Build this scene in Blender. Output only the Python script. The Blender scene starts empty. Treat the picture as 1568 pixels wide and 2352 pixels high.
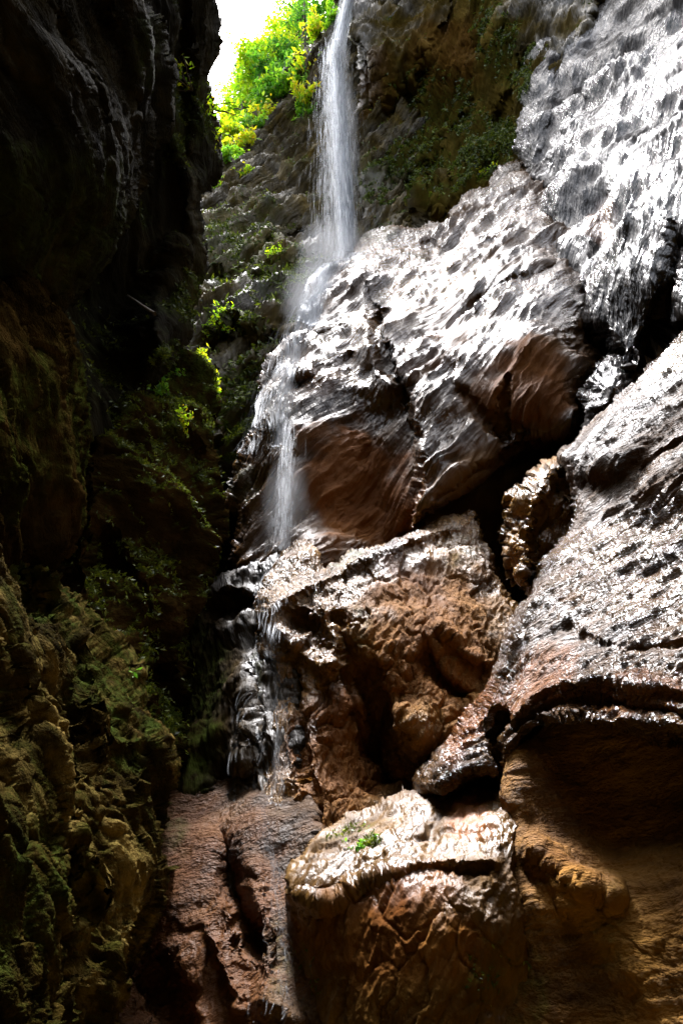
import bpy, math, random
import numpy as np
from mathutils import Vector
random.seed(7); RNG = np.random.default_rng(11)
scene = bpy.context.scene

# ------------------------------------------------------------------ camera
PITCH = math.radians(35.0)
F = 1589.0; CX = 784.0; CY = 1176.0          # reference frame 1568 x 2352
cam_d = bpy.data.cameras.new('camera')
cam = bpy.data.objects.new('camera', cam_d); scene.collection.objects.link(cam)
cam_d.sensor_fit = 'VERTICAL'; cam_d.sensor_height = 36.0; cam_d.lens = 36.0 * F / 2352.0
cam_d.clip_start = 0.05; cam_d.clip_end = 2000
cam.location = (0, 0, 0); cam.rotation_euler = (math.radians(90) + PITCH, 0, 0)
scene.camera = cam

# ------------------------------------------------------------------ light
SUN_EL, SUN_AZ = math.radians(76.5), math.radians(-25)     # azimuth measured from +Y towards +X
w = bpy.data.worlds.new('World'); scene.world = w; w.use_nodes = True
nt = w.node_tree; bg = nt.nodes['Background']
sky = nt.nodes.new('ShaderNodeTexSky'); sky.sky_type = 'NISHITA'; sky.sun_disc = False
sky.sun_elevation = SUN_EL; sky.sun_rotation = SUN_AZ; sky.air_density = 1.0; sky.dust_density = 6.0; sky.ozone_density = 1.5
hs_ = nt.nodes.new('ShaderNodeHueSaturation'); hs_.inputs['Saturation'].default_value = .4
nt.links.new(sky.outputs[0], hs_.inputs['Color']); nt.links.new(hs_.outputs[0], bg.inputs[0]); bg.inputs[1].default_value = 0.145
sun_d = bpy.data.lights.new('sun', 'SUN'); sun_d.energy = 5.0; sun_d.angle = math.radians(17); sun_d.color = (0.98, 0.97, 1.0)
sun = bpy.data.objects.new('sun', sun_d); scene.collection.objects.link(sun)
sdir = Vector((math.sin(SUN_AZ)*math.cos(SUN_EL), math.cos(SUN_AZ)*math.cos(SUN_EL), math.sin(SUN_EL)))
sun.rotation_euler = sdir.to_track_quat('Z', 'Y').to_euler(); sun.location = (0, 0, 60)
vs = scene.view_settings; vs.view_transform = 'Standard'; vs.look = 'None'; vs.exposure = 2.28; vs.gamma = 1.0
scene.cycles.max_bounces = 6; scene.cycles.diffuse_bounces = 3; scene.cycles.glossy_bounces = 3
scene.cycles.transparent_max_bounces = 40; scene.cycles.transmission_bounces = 4
scene.cycles.sample_clamp_indirect = 4.0

# ------------------------------------------------------------------ noise
_perm = RNG.permutation(256).astype(np.int32); _perm = np.concatenate([_perm, _perm, _perm])
_g = RNG.normal(size=(256, 3)); _g = (_g / np.linalg.norm(_g, axis=1)[:, None]).astype(np.float32)
_jit = RNG.random((256, 3)).astype(np.float32)
def perlin(p):
    pi = np.floor(p).astype(np.int32); f = (p - pi).astype(np.float32); pi &= 255
    u = f*f*f*(f*(f*6-15)+10); out = 0
    for dx in (0, 1):
        wx = u[:, 0] if dx else 1-u[:, 0]; a = _perm[(pi[:, 0]+dx) & 255]
        for dy in (0, 1):
            wy = u[:, 1] if dy else 1-u[:, 1]; b = _perm[a + ((pi[:, 1]+dy) & 255)]
            for dz in (0, 1):
                wz = u[:, 2] if dz else 1-u[:, 2]
                g = _g[_perm[b + ((pi[:, 2]+dz) & 255)]]
                out = out + wx*wy*wz*(g[:, 0]*(f[:, 0]-dx)+g[:, 1]*(f[:, 1]-dy)+g[:, 2]*(f[:, 2]-dz))
    return out * 1.5
def fbm(p, octv=4, gain=.5, lac=2.03, off=0.0):
    s = 0; a = 1; q = p + off
    for i in range(octv):
        s = s + a*perlin(q); a *= gain; q = q*lac + 17.3
    return s
def ridge(p, octv=3, gain=.5, lac=2.1, off=0.0):
    s = 0; a = 1; q = p + off
    for i in range(octv):
        n = 1-np.abs(perlin(q))*2; s = s + a*n*np.abs(n); a *= gain; q = q*lac + 31.7
    return s
def vor(p, off=0.0):
    p = p + off; pi = np.floor(p).astype(np.int32); f = (p-pi).astype(np.float32)
    F1 = np.full(len(p), 9., np.float32); F2 = F1.copy(); idr = np.zeros(len(p), np.float32)
    for i in (-1, 0, 1):
        a = _perm[(pi[:, 0]+i) & 255]
        for j in (-1, 0, 1):
            b = _perm[a+((pi[:, 1]+j) & 255)]
            for k in (-1, 0, 1):
                h = _perm[b+((pi[:, 2]+k) & 255)]; o = _jit[h]
                d = (o[:, 0]+i-f[:, 0])**2+(o[:, 1]+j-f[:, 1])**2+(o[:, 2]+k-f[:, 2])**2
                c = d < F1
                F2 = np.where(c, F1, np.minimum(F2, d)); idr = np.where(c, _jit[h ^ 91, 0], idr); F1 = np.where(c, d, F1)
    return np.sqrt(F1), np.sqrt(F2), idr
def smooth(a, b, x):
    t = np.clip((x-a)/(b-a), 0, 1); return t*t*(3-2*t)

# ------------------------------------------------------------------ frame to world
cp, sp = math.cos(PITCH), math.sin(PITCH)
def ray(x, y):
    u = (np.asarray(x, float)-CX)/F; v = (CY-np.asarray(y, float))/F
    return np.stack([u, cp - v*sp, sp + v*cp], -1)
def at(x, y, Y):
    r = ray(x, y); return Vector(r/r[1]*Y)
def tps(cps):
    xs = np.array([[c[0], c[1]] for c in cps], float)/1000
    r = ray(xs[:, 0]*1000, xs[:, 1]*1000)
    val = []
    for c, rr in zip(cps, r):
        val.append(rr[0]/c[3] if (len(c) > 3 and c[2] == 'x') else rr[1]/c[2])   # 1/t
    val = np.array(val)
    n = len(xs); d2 = ((xs[:, None]-xs[None])**2).sum(-1)
    K = .5*d2*np.log(d2+1e-9) + np.eye(n)*1e-4
    P = np.concatenate([np.ones((n, 1)), xs], 1)
    A = np.block([[K, P], [P.T, np.zeros((3, 3))]])
    s = np.linalg.solve(A, np.concatenate([val, np.zeros(3)]))
    def ev(x, y):
        q = np.stack([x.ravel(), y.ravel()], 1)/1000; o = s[n]+q@s[n+1:]
        for i in range(n):
            dd = ((q-xs[i])**2).sum(1); o = o + s[i]*.5*dd*np.log(dd+1e-9)
        return o.reshape(x.shape)
    return ev
def catmull(pts, n=5, closed=True):
    P = np.array(pts, float); N = len(P); out = []
    rng = range(N) if closed else range(N-1)
    for i in rng:
        if closed: p0, p1, p2, p3 = P[i-1], P[i], P[(i+1) % N], P[(i+2) % N]
        else: p0, p1, p2, p3 = P[max(i-1, 0)], P[i], P[i+1], P[min(i+2, N-1)]
        for k in range(n):
            t = k/n
            out.append(.5*((2*p1)+(-p0+p2)*t+(2*p0-5*p1+4*p2-p3)*t*t+(-p0+3*p1-3*p2+p3)*t**3))
    if not closed: out.append(P[-1])
    return np.array(out)
def seg_dist(x, y, poly, closed):
    """distance to polyline, side sign of nearest segment, nearest point"""
    best = np.full(x.shape, 1e9); sx = np.zeros(x.shape); sy = np.zeros(x.shape); side = np.zeros(x.shape)
    N = len(poly); rng = range(N if closed else N-1)
    for i in rng:
        ax, ay = poly[i]; bx, by = poly[(i+1) % N]; ex, ey = bx-ax, by-ay; L = ex*ex+ey*ey+1e-9
        t = np.clip(((x-ax)*ex+(y-ay)*ey)/L, 0, 1); qx = ax+t*ex; qy = ay+t*ey
        d = (x-qx)**2+(y-qy)**2; c = d < best
        best = np.where(c, d, best); sx = np.where(c, qx, sx); sy = np.where(c, qy, sy)
        side = np.where(c, np.sign(ex*(y-ay)-ey*(x-ax)), side)
    return np.sqrt(best), side, sx, sy
def inside(x, y, poly):
    r = np.zeros(x.shape, bool); N = len(poly)
    for i in range(N):
        ax, ay = poly[i]; bx, by = poly[(i+1) % N]
        c = (ay > y) != (by > y)
        if ay != by: r ^= c & (x < (bx-ax)*(y-ay)/(by-ay)+ax)
    return r

def link(name, me, parent=None):
    o = bpy.data.objects.new(name, me); scene.collection.objects.link(o)
    if parent: o.parent = parent
    return o
def tag(o, label=None, cat=None, group=None, kind=None):
    if label: o['label'] = label
    if cat: o['category'] = cat
    if group: o['group'] = group
    if kind: o['kind'] = kind
    return o
def mesh_np(name, V, Fq, mat, smooth_=True, attrs=None, tris=False):
    k = Fq.shape[1]
    me = bpy.data.meshes.new(name)
    me.vertices.add(len(V)); me.vertices.foreach_set('co', V.astype(np.float32).ravel())
    me.loops.add(Fq.size); me.loops.foreach_set('vertex_index', Fq.astype(np.int32).ravel())
    me.polygons.add(len(Fq)); me.polygons.foreach_set('loop_start', np.arange(0, Fq.size, k, dtype=np.int32))
    me.polygons.foreach_set('loop_total', np.full(len(Fq), k, np.int32))
    if smooth_: me.polygons.foreach_set('use_smooth', np.ones(len(Fq), bool))
    me.update(calc_edges=True)
    for nm, a in (attrs or {}).items():
        if a.ndim == 2:
            at_ = me.attributes.new(nm, 'FLOAT_VECTOR', 'POINT'); at_.data.foreach_set('vector', a.astype(np.float32).ravel())
        else:
            at_ = me.attributes.new(nm, 'FLOAT', 'POINT'); at_.data.foreach_set('value', a.astype(np.float32))
    me.materials.append(mat); me.validate()
    return me

# ------------------------------------------------------------------ rock material
def rock_material(name, cols, wet_rough=.2, dry_rough=.85, bump=1.0, fine=14., moss_col=(.05, .075, .012), wet_all=0.0):
    m = bpy.data.materials.new(name); m.use_nodes = True; n = m.node_tree.nodes; l = m.node_tree.links
    b = n['Principled BSDF']
    def N(t, **k):
        x = n.new(t)
        for a, v in k.items(): setattr(x, a, v)
        return x
    bed = N('ShaderNodeAttribute', attribute_name='bed')
    tc = N('ShaderNodeTexCoord')
    def noise(vec, sc, det=6, rough=.6, dist=0.):
        x = N('ShaderNodeTexNoise'); x.inputs['Scale'].default_value = sc; x.inputs['Detail'].default_value = det
        x.inputs['Roughness'].default_value = rough; x.inputs['Distortion'].default_value = dist
        l.new(vec, x.inputs['Vector']); return x.outputs[0]
    n1 = noise(bed.outputs['Vector'], 1.3, 8, .62); n2 = noise(tc.outputs['Object'], .9, 6, .6, .8)
    mx = N('ShaderNodeMath', operation='MULTIPLY_ADD'); l.new(n1, mx.inputs[0]); mx.inputs[1].default_value = .6
    m2 = N('ShaderNodeMath', operation='MULTIPLY'); l.new(n2, m2.inputs[0]); m2.inputs[1].default_value = .4
    l.new(m2.outputs[0], mx.inputs[2])
    cr = N('ShaderNodeValToRGB'); e = cr.color_ramp.elements
    e[0].position = .34; e[0].color = (*cols[0], 1); e[1].position = .66; e[1].color = (*cols[-1], 1)
    for i, c in enumerate(cols[1:-1]):
        z = e.new(.34+.32*(i+1)/(len(cols)-1)); z.color = (*c, 1)
    l.new(mx.outputs[0], cr.inputs[0])
    rust = N('ShaderNodeAttribute', attribute_name='rust')
    mr = N('ShaderNodeMix', data_type='RGBA'); l.new(cr.outputs[0], mr.inputs[6]); mr.inputs[7].default_value = (.26, .085, .018, 1)
    l.new(rust.outputs['Fac'], mr.inputs[0])
    moss = N('ShaderNodeAttribute', attribute_name='moss')
    mn = noise(tc.outputs['Object'], 6., 5, .7)
    mc = N('ShaderNodeMath', operation='MULTIPLY'); l.new(moss.outputs['Fac'], mc.inputs[0])
    mm = N('ShaderNodeMapRange'); l.new(mn, mm.inputs[0]); mm.inputs[1].default_value = .38; mm.inputs[2].default_value = .6
    l.new(mm.outputs[0], mc.inputs[1])
    mcol = N('ShaderNodeMix', data_type='RGBA'); mcol.inputs[6].default_value = (*[c*.5 for c in moss_col], 1); mcol.inputs[7].default_value = (*[c*1.7 for c in moss_col], 1)
    l.new(noise(tc.outputs['Object'], 19., 3), mcol.inputs[0])
    mk = N('ShaderNodeMix', data_type='RGBA'); l.new(mc.outputs[0], mk.inputs[0]); l.new(mr.outputs[2], mk.inputs[6]); l.new(mcol.outputs[2], mk.inputs[7])
    l.new(mk.outputs[2], b.inputs['Base Color'])
    weta = N('ShaderNodeAttribute', attribute_name='wet')
    pn = noise(tc.outputs['Object'], .75, 4, .6, .5); pm = N('ShaderNodeMapRange'); l.new(pn, pm.inputs[0]); pm.inputs[1].default_value = .36; pm.inputs[2].default_value = .5; pm.inputs[3].default_value = .3; pm.inputs[4].default_value = 1.
    wet = N('ShaderNodeMath', operation='MULTIPLY'); l.new(weta.outputs['Fac'], wet.inputs[0]); l.new(pm.outputs[0], wet.inputs[1])
    wn = noise(bed.outputs['Vector'], 2.2, 5, .6)
    wr = N('ShaderNodeMapRange'); l.new(wn, wr.inputs[0]); wr.inputs[1].default_value = .3; wr.inputs[2].default_value = .75
    wr.inputs[3].default_value = wet_rough; wr.inputs[4].default_value = wet_rough+.12
    rm = N('ShaderNodeMix', data_type='FLOAT'); l.new(wet.outputs[0], rm.inputs[0]); rm.inputs[2].default_value = dry_rough
    l.new(wr.outputs[0], rm.inputs[3])
    rs = N('ShaderNodeMath', operation='MULTIPLY_ADD'); l.new(mc.outputs[0], rs.inputs[0]); rs.inputs[1].default_value = .5; l.new(rm.outputs[0], rs.inputs[2]); rs.use_clamp = True
    l.new(rs.outputs[0], b.inputs['Roughness'])
    b.inputs['IOR'].default_value = 1.5
    sl_ = N('ShaderNodeMapRange'); l.new(wet.outputs[0], sl_.inputs[0]); sl_.inputs[3].default_value = .0; sl_.inputs[4].default_value = .58; l.new(sl_.outputs[0], b.inputs['Specular IOR Level'])
    # bump: bedding-aligned ridges, grains
    b1 = noise(bed.outputs['Vector'], fine*.35, 5, .52); b2 = noise(bed.outputs['Vector'], fine, 4, .55)
    v = N('ShaderNodeTexVoronoi', feature='DISTANCE_TO_EDGE'); v.inputs['Scale'].default_value = fine*.3; l.new(bed.outputs['Vector'], v.inputs['Vector'])
    vm = N('ShaderNodeMapRange'); l.new(v.outputs['Distance'], vm.inputs[0]); vm.inputs[2].default_value = .06
    s1 = N('ShaderNodeMath', operation='MULTIPLY_ADD'); l.new(b2, s1.inputs[0]); s1.inputs[1].default_value = .6; l.new(b1, s1.inputs[2])
    s2 = N('ShaderNodeMath', operation='MULTIPLY_ADD'); l.new(vm.outputs[0], s2.inputs[0]); s2.inputs[1].default_value = .02; l.new(s1.outputs[0], s2.inputs[2])
    bp = N('ShaderNodeBump'); sn = N('ShaderNodeMapRange'); l.new(noise(bed.outputs['Vector'], .55, 3), sn.inputs[0]); sn.inputs[1].default_value = .38; sn.inputs[2].default_value = .62; sn.inputs[3].default_value = .4; l.new(sn.outputs[0], bp.inputs['Strength']); bp.inputs['Distance'].default_value = .10*bump
    l.new(s2.outputs[0], bp.inputs['Height']); l.new(bp.outputs[0], b.inputs['Normal'])
    return m
BROWN = [(.04, .016, .003), (.16, .076, .013), (.32, .165, .036)]
DOME = [(.022, .010, .003), (.07, .033, .009), (.14, .07, .02)]
OLIVE = [(.010, .007, .001), (.05, .034, .005), (.16, .11, .024)]
DARKG = [(.004, .003, .001), (.014, .011, .003), (.038, .028, .008)]  # base colour lowered to put the left cliff's shade into the rock
SLATE = [(.008, .006, .005), (.022, .017, .014), (.045, .036, .03)]
CRAG = [(.010, .006, .001), (.04, .026, .004), (.30, .205, .06)]
MAT = {
 'brown': rock_material('wet_brown_rock', BROWN, bump=1.15, fine=18.),
 'dome': rock_material('wet_dome_rock', DOME, wet_rough=.13, fine=18., bump=1.6),
 'slate': rock_material('wet_slate_rock', SLATE, wet_rough=.12, fine=20., bump=2.3),
 'ledge': rock_material('pale_wet_ledge_rock', [(.03, .013, .003), (.11, .055, .012), (.22, .12, .032)], wet_rough=.22, fine=14., bump=.3),
 'slab': rock_material('wet_slab_rock', DOME, wet_rough=.13, fine=20., bump=1.1),
 'olive': rock_material('mossy_bedded_rock', OLIVE, wet_rough=.3, bump=3.2, fine=14.),
 'dark': rock_material('shade_darkened_cliff_rock', DARKG, wet_rough=.5, dry_rough=1., bump=1.2, fine=12.),
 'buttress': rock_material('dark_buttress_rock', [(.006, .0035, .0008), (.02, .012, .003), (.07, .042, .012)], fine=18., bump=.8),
 'moss': rock_material('olive_crag_rock', CRAG, wet_rough=.35, fine=18., bump=.6),
}

# ------------------------------------------------------------------ rock builder
ROCKS = {}
def rock(name, outline, cps, mat, step=4., R=.6, W=60., warp=14., lump=(.25, 1.6), bed=(0, .10, .5, 6.), streak=None, ban=4.5,
         crack=None, feats=(), steps=(), moss=(), wet=1.0, wetb=(), rust=(), back=2.5, upmoss=0.0, seed=0., label=None, fold=.5, terr=None):
    poly = catmull(outline, 4)
    x0, y0 = poly.min(0)-step*2; x1, y1 = poly.max(0)+step*2
    gx, gy = np.meshgrid(np.arange(x0, x1, step), np.arange(y0, y1, step))
    gw = np.stack([gx.ravel()/90., gy.ravel()/90., np.full(gx.size, seed+3.3)], 1)
    wx = (fbm(gw, 5, .6)*warp).reshape(gx.shape); wy = (fbm(gw, 5, .6, off=40.)*warp).reshape(gx.shape)
    px, py = gx+wx, gy+wy
    ins = inside(px, py, poly); d, _, nx_, ny_ = seg_dist(px, py, poly, True)
    sd = np.where(ins, d, -d)
    keep = sd > -step*1.4
    # snap the rim to the outline
    rim = keep & (sd < 0)
    gx = np.where(rim, gx+(nx_-px), gx); gy = np.where(rim, gy+(ny_-py), gy); sd = np.maximum(sd, 0)
    ev = tps(cps); it = np.clip(ev(gx, gy), .012, 2.); t = 1/it
    rr = ray(gx, gy); rl = np.linalg.norm(rr, axis=-1)
    e = np.clip(1-sd/W, 0, 1); t = t + R/rl*(1-np.sqrt(np.clip(1-e*e, 0, 1)))
    for (pl, wd, am) in feats:                       # grooves (+) and ribs (-), metres
        dd, _, _, _ = seg_dist(gx+wx*1.2, gy+wy*1.2, catmull(pl, 5, False), False); t = t + am/rl*np.exp(-(dd/wd)**2)
    for (pl, wd, am, fall) in steps:                 # steps: the right-hand side of the line sinks by am
        dd, s, _, _ = seg_dist(gx+wx*1.2, gy+wy*1.2, catmull(pl, 5, False), False)
        t = t + am/rl*smooth(-wd, wd, dd*s)*np.exp(-np.clip(dd/fall, 0, 9)**2)
    P = rr*t[..., None]
    H, Wd = t.shape
    def normals(P):
        dx = np.gradient(P, axis=1); dy = np.gradient(P, axis=0)
        n = np.cross(dx, dy); n /= (np.linalg.norm(n, axis=-1)[..., None]+1e-12)
        s = np.sign((n*rr).sum(-1))[..., None]; return -n*np.where(s == 0, 1, s), dx, dy
    N0, dx, dy = normals(P)
    c = keep & (sd > W*.5)
    if c.sum() < 50: c = keep
    mt = np.median(t[c]); S = mt/10.
    dxa = dx[c].mean(0); dya = dy[c].mean(0); na = N0[c].mean(0); na /= np.linalg.norm(na)
    def dirv(ang):
        a = math.radians(ang); v = dxa*math.cos(a)-dya*math.sin(a); v -= na*(v@na); return v/np.linalg.norm(v)
    p = P.reshape(-1, 3)
    km = keep.ravel(); pk = p[km]; nk = N0.reshape(-1, 3)[km]
    ss = seed*7.1
    disp = lump[0]*fbm(pk/lump[1], 3, .42, off=ss)
    tb = dirv(bed[0]); bb = np.cross(na, tb); L = bed[2]; an = bed[3]*1.7
    wv = fold*L*fbm(pk/(L*4), 3, off=ss+9)
    q = np.stack([pk@tb/(L*an), (pk@bb+wv)/L, (pk@na)/(L*an*.5)], 1)
    lower = smooth(-.2, .4, fbm(pk/(L*3), 2, off=ss+77))*.8+.4
    disp = disp + .55*bed[1]*(ridge(q, 4, .5, off=ss)-.6)*lower
    if streak:
        sa, sl, sang, san = streak; sa *= .5; san *= 1.8; ts = dirv(sang); bs = np.cross(na, ts)
        w2 = .35*sl*fbm(pk/(sl*3), 2, off=ss+5)
        q2 = np.stack([pk@ts/(sl*san), (pk@bs+w2)/sl, pk@na/(sl*san*.6)], 1)
        disp = disp + sa*(ridge(q2, 3, .6, off=ss+3)-.5) 
    if crack:
        q3 = q*L/crack[1]; q3[:, 0] *= an/crack[2]
        q3 = q3 + .25*np.stack([fbm(pk/crack[1]*1.2, 2, off=ss+o) for o in (1, 2, 3)], 1)
        f1, f2, idr = vor(q3, ss+2)
        disp = disp + crack[0]*((idr-.5)*1.1 - np.clip(1-(f2-f1)/.09, 0, 1)*.6)
        f1, f2, idr = vor(q3*2.7, ss+12)
        disp = disp + crack[0]*.35*((idr-.5) - np.clip(1-(f2-f1)/.12, 0, 1)*.7)
    disp = disp + (.006 if streak and streak[0] > .045 else .012)*S*fbm(pk/(.22*S), 3, .55, off=ss+21)
    if terr:                                          # eroded bedding shelves
        hgt = (pk@bb)+wv; ph = hgt/terr[1]+.35*fbm(pk/(terr[1]*2.5), 2, off=ss+55); fr = ph-np.floor(ph)
        disp = disp + terr[0]*(smooth(0, .75, fr)*(1-smooth(.8, 1., fr))-.5)
    pk = pk + nk*disp[:, None]
    P2 = p.copy(); P2[km] = pk
    N2, _, _ = normals(P2.reshape(H, Wd, 3)); n2 = N2.reshape(-1, 3)[km]
    gxk, gyk = gx.ravel()[km], gy.ravel()[km]
    def blobs(bl):
        a = np.zeros(len(pk))
        for (bx, by, rx, ry, am, rot) in bl:
            c_, s_ = math.cos(math.radians(rot)), math.sin(math.radians(rot))
            ux = (gxk-bx)*c_-(gyk-by)*s_; uy = (gxk-bx)*s_+(gyk-by)*c_
            dd = np.sqrt((ux/rx)**2+(uy/ry)**2)+.35*fbm(pk/(.6*S), 3, off=ss+30)
            a = np.maximum(a, am*smooth(1.15, .6, dd))
        return a
    mo = np.clip(blobs(moss)*(.4+.6*smooth(-.1, .35, n2[:, 2]+.5*fbm(pk/(.4*S), 2, off=8.))) + upmoss*smooth(.1, .6, n2[:, 2]+.6*fbm(pk/(.8*S), 3, off=ss+66)), 0, 1)
    we = np.clip(wet-blobs(wetb), 0, 1) if wetb else np.full(len(pk), float(wet))
    ru = blobs(rust) if rust else np.zeros(len(pk))
    bedc = np.stack([pk@tb/(S*ban), (pk@bb+wv)/S, pk@na/(S*max(ban*.5, 1))], 1)
    idx = -np.ones(H*Wd, int); idx[km] = np.arange(km.sum()); idx = idx.reshape(H, Wd)
    a, b, c2, d2 = idx[:-1, :-1], idx[:-1, 1:], idx[1:, 1:], idx[1:, :-1]
    ok = (a >= 0) & (b >= 0) & (c2 >= 0) & (d2 >= 0)
    # drop cells lying wholly on the rim
    Q = np.stack([a[ok], d2[ok], c2[ok], b[ok]], 1)
    # skirt: boundary edges pushed back into the cliff
    E = np.concatenate([Q[:, [0, 1]], Q[:, [1, 2]], Q[:, [2, 3]], Q[:, [3, 0]]]); key = E[:, 0]*len(pk)+E[:, 1]; rk = E[:, 1]*len(pk)+E[:, 0]
    bd = E[~np.isin(key, rk)]
    bv = np.unique(bd); mp = -np.ones(len(pk), int); nb = len(bv); base = len(pk)
    ctr = pk.mean(0)
    rings = []
    rb = pk[bv]; rn = rb/np.linalg.norm(rb, axis=1)[:, None]
    Vs = [pk]; At = {'moss': [mo], 'wet': [we], 'rust': [ru], 'bed': [bedc]}
    Fs = [Q]; prev = np.arange(len(pk))
    for k, (bk, shr) in enumerate(((back*.3, .02), (back, .1))):
        nv = rb+rn*bk+(ctr-rb)*shr+(fbm(rb/1.2, 3, off=k*5.)*.15)[:, None]*rn
        Vs.append(nv); mp = -np.ones(base+nb*3, int); mp[bv] = np.arange(nb)+base+k*nb
        cur = mp
        pa = prev[bd[:, 0]]; pb = prev[bd[:, 1]]
        Fs.append(np.stack([pb, pa, cur[bd[:, 0]], cur[bd[:, 1]]], 1))
        prev = cur
        for nm in ('moss', 'wet', 'rust', 'bed'): At[nm].append(At[nm][0][bv])
    V = np.concatenate(Vs); FF = np.concatenate(Fs)
    me = mesh_np(name, V, FF, MAT[mat], attrs={k: np.concatenate(v) for k, v in At.items()})
    o = link(name, me)
    # a surface look-up for things that lie on this rock
    mog = np.zeros(H*Wd); mog[km] = mo
    ROCKS[name] = dict(mo=mog.reshape(H, Wd), gx=gx, gy=gy, P=P2.reshape(H, Wd, 3), N=N2, keep=keep, x0=x0, y0=y0, step=step)
    return o
def on(name, x, y, lift=0.0):
    r = ROCKS[name]; j = int(round((x-r['x0'])/r['step'])); i = int(round((y-r['y0'])/r['step']))
    i = min(max(i, 0), r['P'].shape[0]-1); j = min(max(j, 0), r['P'].shape[1]-1)
    return Vector(r['P'][i, j]+r['N'][i, j]*lift), Vector(r['N'][i, j])

exec_order = []
# ================================================================== ROCKS
#---- far left cliff, bedded and mossy
o = rock('bedded_cliff', [(420, 500), (470, 400), (500, 372), (560, 318), (600, 268), (650, 205), (690, 130), (725, 85), (770, 48), (800, -20), (860, -60), (980, -60), (980, 700), (960, 1500), (380, 1500), (330, 900), (380, 760)],
  [(490, 380, 13), (600, 270, 14), (720, 100, 13), (790, 20, 12), (470, 600, 11), (440, 760, 9.9), (600, 500, 12.4), (720, 600, 11.6), (820, 300, 12.8), (840, 560, 12.4), (500, 760, 9.9), (600, 730, 9.9),
   (550, 1000, 9.6), (500, 1250, 9.0), (650, 900, 10.4), (900, 1300, 10)], 'olive', step=3., R=1.2, W=30, warp=16, lump=(.3, 1.8), bed=(46, .34, .5, 8.), fold=.25,
  streak=(.15, .15, 50, 7.), terr=(.30, .62), seed=1, upmoss=.5, crack=(.06, .7, 3.),
  feats=[([(480, 640), (560, 610), (640, 560), (700, 540)], 9, .35), ([(450, 690), (520, 640), (600, 640), (690, 650)], 12, .4), ([(590, 620), (640, 588), (690, 600)], 18, -.5),
         ([(495, 800), (560, 790), (640, 800)], 26, .7), ([(490, 765), (540, 745), (600, 745)], 12, -.35), ([(505, 860), (500, 1000), (510, 1150)], 20, .5)],
  moss=[(560, 560, 120, 90, .8, 30), (660, 640, 90, 60, 1, 30), (540, 750, 80, 30, 1, 10), (560, 950, 80, 120, .8, 0), (700, 260, 50, 30, 1, 40)], wet=.6, ban=7., wetb=[(760, 330, 150, 260, .3, 0)])
tag(o, kind='structure')
#---- upper cliff right of the fall
o = rock('upper_cliff', [(795, -80), (800, 60), (815, 130), (822, 240), (828, 400), (815, 560), (900, 620), (1100, 640), (1300, 500), (1300, 300), (1420, -200), (1300, -300), (900, -300)],
  [(815, 60, 11.2), (820, 250, 12.3), (840, 420, 12.8), (840, 540, 12.6), (930, 520, 12.5), (1000, 480, 11.6), (840, 0, 11.7), (900, 130, 11.2), (900, 20, 11.6), (960, 60, 11.1), (930, 240, 12.3), (1000, 180, 11.6), (1000, 320, 12.2), (1090, 420, 11.4), (1190, 340, 10.6), (1210, 100, 9.8), (1100, 0, 10.0), (1100, 200, 11.2), (1050, -200, 9.5), (860, -200, 12.5), (1300, -200, 9)],
  'olive', step=3., R=.8, W=26, warp=18, lump=(.35, 2.4), bed=(63, .6, .55, 9.), fold=.15, crack=(.07, .9, 4.), streak=(.16, .15, 62, 7), seed=2,
  feats=[([(850, 160), (870, 260), (890, 380)], 20, .5), ([(960, 150), (940, 300), (900, 400)], 26, .5), ([(1110, 120), (1060, 260), (1010, 380), (940, 440)], 22, .6), ([(1150, 30), (1080, 200), (980, 330)], 16, -.4), ([(930, 440), (950, 500)], 22, 1.2),
         ([(1190, 290), (1120, 340), (1040, 440), (980, 490)], 24, -.5), ([(1215, 120), (1150, 270)], 16, .5)],
  steps=[([(830, 130), (880, 260), (960, 160), (1010, 60)], 18, .5, 90)],
  moss=[(1120, 350, 130, 60, 1, 45), (960, 400, 100, 90, .9, 45), (880, 420, 60, 60, .8, 0), (1150, 100, 60, 120, .7, 20), (1000, 250, 100, 140, .6, 45)],
  rust=[(860, 200, 60, 90, .12, 0), (1020, 130, 120, 100, .15, 45), (920, 470, 30, 18, .4, 0)], upmoss=.3, ban=7., wet=.9, wetb=[(1070, 260, 260, 420, .88, 0)])
tag(o, kind='structure')
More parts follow.
